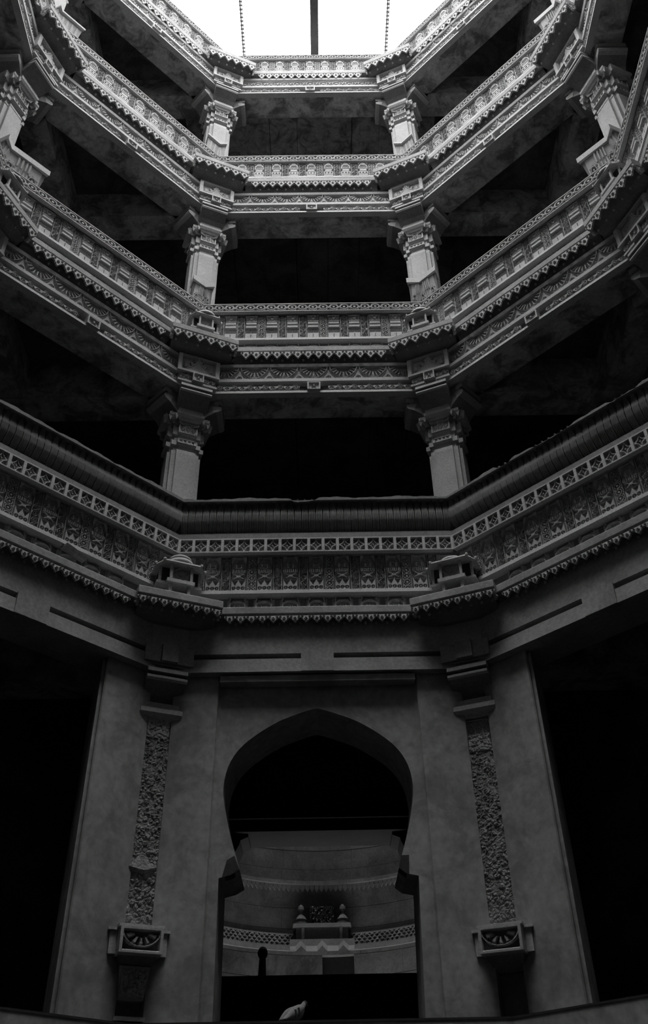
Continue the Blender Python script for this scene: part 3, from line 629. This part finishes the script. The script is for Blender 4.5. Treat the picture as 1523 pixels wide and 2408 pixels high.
def column(k, c, zfoot):
    z0 = BB[k]; D = 3.15/C8; loc, rz = corner_at(c, D, zfoot); q = z0-zfoot
    tier = {'A': 'half buried in the plaster pier beside the arch', 'B': 'of the first gallery', 'C': 'of the second gallery', 'D': 'of the top gallery'}[k]
    where = '' if k == 'A' else (', flanking the front bay' if abs(c) < 1 else ', at the outer end of the angled bay')
    root = thing('stone_column', ('plain-blocked stone column capital ' if k == 'A' else 'stepped square stone column with carved neck and bracket capital ')+tier+where, 'column', loc, rz, 'columns %s' % tier)
    key = round(q, 3)
    if key not in SHAFTS: SHAFTS[key] = redent_loft([(1.0, 0), (1.0, q-.70)], 'shaft', 'column_sandstone')
    obj('shaft', SHAFTS[key], root)
    dn = .08 if k != 'A' else .13; sc_ = (1, 1, 1) if k != 'A' else (1.2, 1.2, 1); nk = obj('neck', NECK, root, (0, 0, q-dn), 0, sc_)
    for rz_ in (0, math.pi/2, -math.pi/2):
        s, co = math.sin(rz_), math.cos(rz_); pt = lambda d: (d*s, -d*co, 0)
        p = pt(.156); obj('window_panel', WINB, nk, (p[0], p[1], -.39), rz_, (1, 1, 1)); p = pt(.166); obj('bead_panel', BEAD, nk, (p[0], p[1], -.527), rz_, (.95, 1, 1))
    cp = obj('capital', PLATE, root, (0, 0, q-dn), 0, sc_)
    for sx in (-1, 1):
        obj('drop', DROP, cp, (sx*.135, -.225, -.20)); obj('drop', DROP, cp, (sx*.19, -.185, -.20)); obj('drop', DROP, cp, (sx*.235, -.12, -.20), sx*math.pi/2)
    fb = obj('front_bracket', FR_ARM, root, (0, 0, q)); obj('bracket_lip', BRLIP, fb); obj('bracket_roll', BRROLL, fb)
    for s in (-1, 1):
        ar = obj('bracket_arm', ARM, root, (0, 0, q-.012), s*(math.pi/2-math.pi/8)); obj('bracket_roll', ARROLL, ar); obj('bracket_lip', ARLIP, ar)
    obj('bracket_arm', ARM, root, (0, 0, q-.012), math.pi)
    bl = obj('corner_block', BLOCK, root, (0, 0, q))
    if k != 'A': obj('block_ledge', BLIP, bl)
    if k == 'A':
        for x, y in ((-.13, -.385), (0, -.415), (.13, -.385)): obj('plain_square', MB().box(-.064, .064, 0, .05, .055, .20).mesh('plain_square', 'plain_sandstone'), bl, (x, y, 0))
    else:
        obj('lotus_relief', BLOT, bl, (0, -.346, .168), 0)
        for s in (-1, 1): obj('vine_relief', BVIN, bl, (s*.125, -.360, .06), 0, (.9, 1, 1)); obj('block_lip', BLIP2, bl, (s*.13, .02, 0))
        obj('star_boss', BOSS, bl, (0, -.392, .045), 0, (.85, 1, 1.1)); obj('boss_block', MB().box(-.05, .05, -.39, -.3, .047, .153).mesh('boss_block', 'carved_sandstone'), bl)
FOOT = {'A': 2.60, 'B': 4.35, 'C': 7.45, 'D': 10.45}
for k in 'ABCD':
    for c in (-1.5, -.5, .5, 1.5):
        if k == 'A' and abs(c) > 1: continue
        column(k, c, FOOT[k])
        if not (k == 'D' and abs(c) > 1): corner_ledge(k, c)
        if k in 'AB' and not (k == 'A' and abs(c) > 1): mini_shrine(k, c)

# ------------------------------------------------------------------ surviving ends of the upper seat backs at the columns
SEND = relief('seat_end_relief', .40, .27, f_seatend, .03)
def seat_fragment(k, c, la, lb, ht, label, fluted):
    zb = TOP[k]-.05; D = 2.97/C8; loc, rz = corner_at(c, D, zb)
    root = thing('seat_back_fragment', label, 'seat back', loc, rz, 'broken seat-back ends')
    for s, L_ in ((-1, la), (1, lb)):
        if L_ <= 0: continue
        def P(a, r): p = cf(s, a, r); return (p[0], p[1]-D)
        rb_, rt_ = 2.975, 2.90
        ring0 = [P(0, rb_), P(L_, rb_), P(L_, rb_+.09), P(0, rb_+.09)]; ring1 = [P(0, rt_), P(L_, rt_), P(L_, rt_+.09), P(0, rt_+.09)]
        mb = MB(); mb.loft([[(x, y, 0) for x, y in ring0], [(x, y, ht) for x, y in ring1]] if s > 0 else [[(x, y, 0) for x, y in ring0[::-1]], [(x, y, ht) for x, y in ring1[::-1]]])
        obj('back_slab', mb.mesh('back_slab', 'weathered_shade_sandstone' if not fluted else 'column_sandstone'), root)
        r3 = [P(-.0, rt_-.03), P(L_+.01, rt_-.03), P(L_+.01, rt_+.10), P(0, rt_+.10)]
        mb = MB(); mb.prism(r3 if s > 0 else r3[::-1], ht, ht+(.075 if not fluted else .03)); obj('top_band', mb.mesh('top_band', 'carved_sandstone'), root)
        tilt = math.atan2(rb_-rt_, ht); rzf = -s*math.pi/8
        if fluted:
            nn = max(1, int(L_/.05)); fm = MB().lathe([(.021, .02), (.024, ht*.5), (.015, ht*.85), (.002, ht)], 8).mesh('flute', 'column_sandstone')
            for j in range(nn):
                a = (j+.5)*L_/nn; p = P(a, rb_); o = obj('flute', fm, root, (p[0], p[1], 0)); o.rotation_euler = (tilt, 0, rzf)
        else:
            sc = L_/.40; p = P(L_/2, rb_); o = obj('carved_face', SEND, root, (p[0], p[1], .0)); o.rotation_euler = (tilt, 0, rzf); o.scale = (sc*.97, 1, ht/.27)
seat_fragment('C', -.5, .19, .08, .36, 'fluted seat-back end with slanted wing, third tier, against the column beside the dark front bay', True)
seat_fragment('C', .5, .09, .17, .33, 'fluted seat-back end with gabled top, third tier, against the column beside the chipped rail', True)
seat_fragment('C', -1.5, .05, .30, .34, 'fluted seat-back end on the third tier at the outer column', True)
seat_fragment('C', 1.5, .26, .05, .34, 'figure-carved seat-back end on the third tier at the outer column', False)
seat_fragment('B', -.5, .16, .09, .36, 'eroded crumbling seat-back end beside a small colonnette on the second tier', False)
seat_fragment('B', .5, .13, .22, .40, 'well-preserved seat-back end with rosette and colonnettes on the second tier', False)
seat_fragment('B', -1.5, .10, .40, .33, 'long seat-back end with two rosettes at the outer column, second tier', False)
seat_fragment('B', 1.5, .32, .12, .36, 'seat-back end with one rosette and a kinked top at the outer column, second tier', False)

# ------------------------------------------------------------------ round well beyond the arch
WC, WR = 8.1, 1.93
def arc_box(a0, a1, r0, r1, z0, z1, n_=24, z1b=None):
    mb = MB(); rings = []
    for i in range(n_+1):
        a = a0+(a1-a0)*i/n_; s, c = math.sin(a), math.cos(a)
        rings.append([(r0*s, r0*c, z0), (r1*s, r1*c, z0), (r1*s, r1*c, z1), (r0*s, r0*c, z1b if z1b is not None else z1)])
    return mb.loft(rings)
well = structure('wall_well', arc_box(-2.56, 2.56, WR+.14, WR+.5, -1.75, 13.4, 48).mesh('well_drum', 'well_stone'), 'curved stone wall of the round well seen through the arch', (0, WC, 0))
zs = [2.25, 2.56, 2.845, 3.18, 3.455, 3.74, 3.985, 4.255, 4.55, 4.85, 5.15, 5.5, 5.9, 6.4]
for i in range(len(zs)-1):
    dr = float(rng.uniform(-.006, .006)); segs = [(-1.3, 1.3)]
    if zs[i+1] <= 2.846: segs = [(-1.3, .0), (.225, 1.3)]
    for a, b in segs:
        nb = 5 if (b-a) > 2 else 3; off = rng.uniform(-.1, .1)
        cuts = [a]+[a+(b-a)*(j+off)/nb for j in range(1, nb)]+[b]
        for p, q in zip(cuts[:-1], cuts[1:]): obj('stone_block', arc_box(p+.0008, q-.0008, WR+dr, WR+.16, zs[i]+.003, zs[i+1]-.003, 8).mesh('stone_block', 'well_stone' if not (zs[i+1] < 2.846 and a < -1) else 'gallery_stone'), well)
structure('wall_niche', arc_box(-.01, .235, WR+.13, WR+.16, 2.2, 2.85, 4).mesh('niche_back', 'shade_black_stone'), 'dark back of the niche in the round well wall', (0, WC, 0))
led = thing('curved_ledge', 'curved projecting stone ledge with toothed fringe on the round well wall', 'ledge', (0, WC, 3.70), 0)
obj('ledge_slab', arc_box(-1.2, 1.2, WR-.16, WR+.05, .04, .10, 40, .085).mesh('ledge_slab', 'well_stone'), led)
tm = MB().plate([(-.028, .075), (.028, .075), (.03, .03), (.0, -.02), (-.03, .03)], 0, .03).mesh('fringe_tooth', 'well_carving')
for j in range(-20, 21): a = j*.0365; obj('fringe_tooth', tm, led, ((WR-.11)*math.sin(a), (WR-.11)*math.cos(a), -.03), -a)
fr = thing('lattice_frieze', 'curved band of diamond lattice carving on the round well wall', 'frieze', (0, WC, 2.95), 0)
def curved_relief(name, a0, a1, r, h, fn, depth, res=.012):
    L_ = (a1-a0)*r; nx, nz = int(L_/res), int(h/res); V = []; F = []
    X, Zg = np.meshgrid(np.linspace(a0, a1, nx+1), np.linspace(0, h, nz+1)); H = fn(X*r, Zg, h)
    rr = r-depth*H; V = np.stack([rr*np.sin(X), rr*np.cos(X), Zg], -1).reshape(-1, 3).tolist()
    for i in range(nz):
        for j in range(nx): a = i*(nx+1)+j; F.append((a, a+1, a+nx+2, a+nx+1))
    return to_mesh(name, V, F, 'well_carving')
def f_diam(x, z, h):
    p = .075; u = ((x+z) % p)-p/2; v = ((x-z) % p)-p/2
    return np.maximum(np.maximum(ridge(u, .012, .006), ridge(v, .012, .006)), np.maximum(ridge(z-.01, .012), ridge(z-h+.01, .012)))
for a0, a1 in ((-1.1, -.2), (.2, 1.1)):
    obj('lattice_band', curved_relief('lattice_band', a0, a1, WR-.01, .16, f_diam, .03), fr)
    obj('fringe_band', arc_box(a0, a1, WR-.04, WR+.02, -.055, .0, 20).mesh('fringe_band', 'weathered_shade_sandstone'), fr)
aed = thing('carved_niche_shrine', 'carved stone shrine with flower cluster and zigzag foot on the round well wall', 'shrine', (.0, WC+WR-.02, 2.90), 0)
obj('zigzag_foot', MB().plate([(-.44, .0), (-.36, 0), (-.29, .07), (-.22, 0), (-.07, 0), (0, .07), (.07, 0), (.22, 0), (.29, .07), (.36, 0), (.44, 0), (.44, .085), (-.44, .085)], -.30, .03).mesh('zigzag_foot', 'well_carving'), aed)
obj('body', MB().box(-.36, .36, -.20, .05, .085, .26).box(-.28, -.24, -.25, .0, .085, .26).box(.24, .28, -.25, .0, .085, .26).mesh('body', 'well_carving'), aed)
obj('shelf', MB().loft([[(-.40, -.28, .25), (.40, -.28, .25), (.40, .03, .25), (-.40, .03, .25)], [(-.39, -.29, .29), (.39, -.29, .29), (.39, .03, .29), (-.39, .03, .29)]]).mesh('shelf', 'well_carving'), aed)
obj('flower_cluster', relief('flower_cluster', .34, .27, f_foliage, .12, res=.012, mat='well_carving'), aed, (0, -.02, .28))
tur = MB().lathe([(.085, 0), (.085, .05), (.06, .055), (.06, .085), (.08, .09), (.05, .13), (.02, .16), (.015, .19), (.045, .22), (.04, .26), (.005, .29)], 10).mesh('turret', 'well_carving')
for x in (-.29, .29): obj('turret', tur, aed, (x, -.12, .285))
# opening between the passage and the well
structure('trim_61', MB().box(-1.3, 1.3, 5.48, 5.96, 3.018, 3.44).box(-1.3, 1.3, 5.40, 5.5, 3.12, 3.2).mesh('well_lintel', 'shade_black_stone'), 'dark stone lintel over the opening to the round well')
structure('wall_sill', MB().box(-1.3, 1.3, 5.56, 5.96, .9, 1.745).mesh('sill', 'shade_black_stone'), 'dark sill wall under the opening to the round well')
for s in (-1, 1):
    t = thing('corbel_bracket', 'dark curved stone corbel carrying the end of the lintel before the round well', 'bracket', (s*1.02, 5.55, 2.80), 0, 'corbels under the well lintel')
    obj('corbel', MB().plate([(s*x, z) for x, z in ((.06, 0), (-.14, .02), (-.19, .06), (-.22, .12), (-.23, .16), (-.305, .19), (-.305, .222), (.06, .222))], 0, .40).mesh('corbel', 'shade_black_stone'), t)
    obj('post', MB().box(-.10 if s < 0 else -.02, .02 if s < 0 else .10, .02, .40, -1.06, .0).mesh('post', 'shade_black_stone'), t)
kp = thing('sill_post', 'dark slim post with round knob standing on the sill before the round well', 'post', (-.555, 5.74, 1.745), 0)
obj('post', MB().lathe([(.04, 0), (.034, .12), (.03, .18)], 10).mesh('post', 'shade_black_stone'), kp); obj('knob', MB().ball((0, 0, .225), .048, .048, .058, 12, 8).mesh('knob', 'shade_black_stone', True), kp)
# ------------------------------------------------------------------ pigeon on the arch threshold
pg = thing('pigeon', 'grey pigeon with dark wing bars perched on the arch threshold', 'bird', (-.165, 3.08, .968), R(48))
pg.scale = (.86, .86, .86)
spine = [(-.165, .028, .008, .004), (-.13, .036, .02, .008), (-.09, .05, .032, .022), (-.05, .065, .045, .042), (-.01, .082, .052, .052), (.03, .098, .048, .05), (.055, .115, .034, .038), (.068, .132, .024, .026), (.078, .148, .022, .024), (.09, .158, .020, .021), (.106, .16, .012, .012), (.118, .156, .005, .005), (.13, .15, .002, .002)]
mb = MB(); rings = []
for x, z, ry, rz_ in spine: rings.append([(x-.3*rz_*math.sin(t)*.4, ry*math.cos(t), z+rz_*math.sin(t)) for t in [2*math.pi*j/14 for j in range(14)]])
mb.loft(rings); obj('body', mb.mesh('body', 'feather_grey', True), pg)
for s in (-1, 1):
    def shell(c, r, pitch, taper):
        mb = MB(); mb.ball((0, 0, 0), 1, 1, 1, 16, 10); out = []
        for x, y, z in mb.v:
            k_ = 1-taper*max(0, -x)**1.5; X, Y, Zz = x*r[0], y*r[1]*k_, z*r[2]*k_
            out.append((c[0]+X*math.cos(pitch)-Zz*math.sin(pitch), c[1]+Y, c[2]+X*math.sin(pitch)+Zz*math.cos(pitch)))
        mb.v = out; return mb
    wo = obj('wing', shell((-.05, s*.036, .078), (.112, .021, .036), R(27), .75).mesh('wing', 'feather_grey', True), pg)
    for x0 in (-.030, -.062):
        bm_ = MB(); bm_.box(-.007, .007, -.004, .004, -.03, .026); a_ = R(10)
        bm_.v = [(x0+x*math.cos(a_)-z*math.sin(a_), s*(.0555 if x0 > -.05 else .0525)+y, .078+(x0+.05)*.5+x*math.sin(a_)+z*math.cos(a_)) for x, y, z in bm_.v]
        obj('wing_bar', bm_.mesh('wing_bar', 'feather_dark'), wo)
    obj('leg', MB().box(-.003, .003, -.003, .003, 0, .045).box(-.01, .02, -.008, .008, 0, .004).mesh('leg', 'feather_dark'), pg, (.0, s*.018, 0))
obj('head_plumage', MB().ball((.092, 0, .158), .021, .024, .023, 12, 8).mesh('head_plumage', 'feather_dark', True), pg)
# ------------------------------------------------------------------ steel frame and wire net over the mouth of the shaft
curb_sky_blocker = MB()  # kerb carries the beams; higher unseen wall added to block horizon sky
for x0, x1, y0, y1 in ((-OUT, OUT, 5.0, OUT), (-OUT, OUT, -OUT, -5.0)): curb_sky_blocker.box(x0, x1, y0, y1, 13.28, 13.88).box(x0, x1, y0+(.3 if y0 > 0 else 0), y1-(.3 if y0 < 0 else 0), 13.88, 15.1)
for x0, x1 in ((-OUT, -5.25), (5.25, OUT)): curb_sky_blocker.box(x0, x1, -4.99, 4.99, 13.28, 15.1)
structure('trim_62', curb_sky_blocker.mesh('curb_sky_blocker', 'plain_sandstone'), 'stone kerb with an added unseen wall blocking low sky round the shaft mouth')
sb = thing('steel_beam', 'dark wide steel beam crossing over the middle of the open shaft', 'beam', (.075, 0, 13.88), 0)
obj('flange', MB().box(-.06, .06, -5.4, 5.4, 0, .012).mesh('flange', 'painted_steel'), sb); obj('flange', MB().box(-.06, .06, -5.4, 5.4, .11, .122).mesh('flange', 'painted_steel'), sb); obj('web', MB().box(-.005, .005, -5.4, 5.4, .012, .11).mesh('web', 'painted_steel'), sb)
for x in (-1.0, 1.145):
    rr = thing('steel_rod', 'thin dark steel rod with wire ties stretched over the open shaft', 'rod', (x, 0, 13.90), 0, 'rods over the shaft')
    obj('rod', MB().box(-.008, .008, -5.4, 5.4, -.02, .02).box(.018, .026, -5.4, 5.4, -.02, .02).mesh('rod', 'painted_steel'), rr)
    tie = MB().box(-.017, .033, -.004, .004, -.023, .023).mesh('wire_tie', 'painted_steel')
    for j in range(60): obj('wire_tie', tie, rr, (0, .2+j*.055, 0))
wn = MB()
for j in range(110): y = -4.6+j*.085; wn.box(-4.5, 4.5, y-.0016, y+.0016, 14.004, 14.007)
for j in range(100): x = -4.5+j*.09; wn.box(x-.0010, x+.0010, -4.6, 4.8, 14.008, 14.010)
tag(obj('wire_net', wn.mesh('wire_net', 'painted_steel')), 'fine wire net stretched over the open mouth of the shaft', 'net', None, 'stuff')
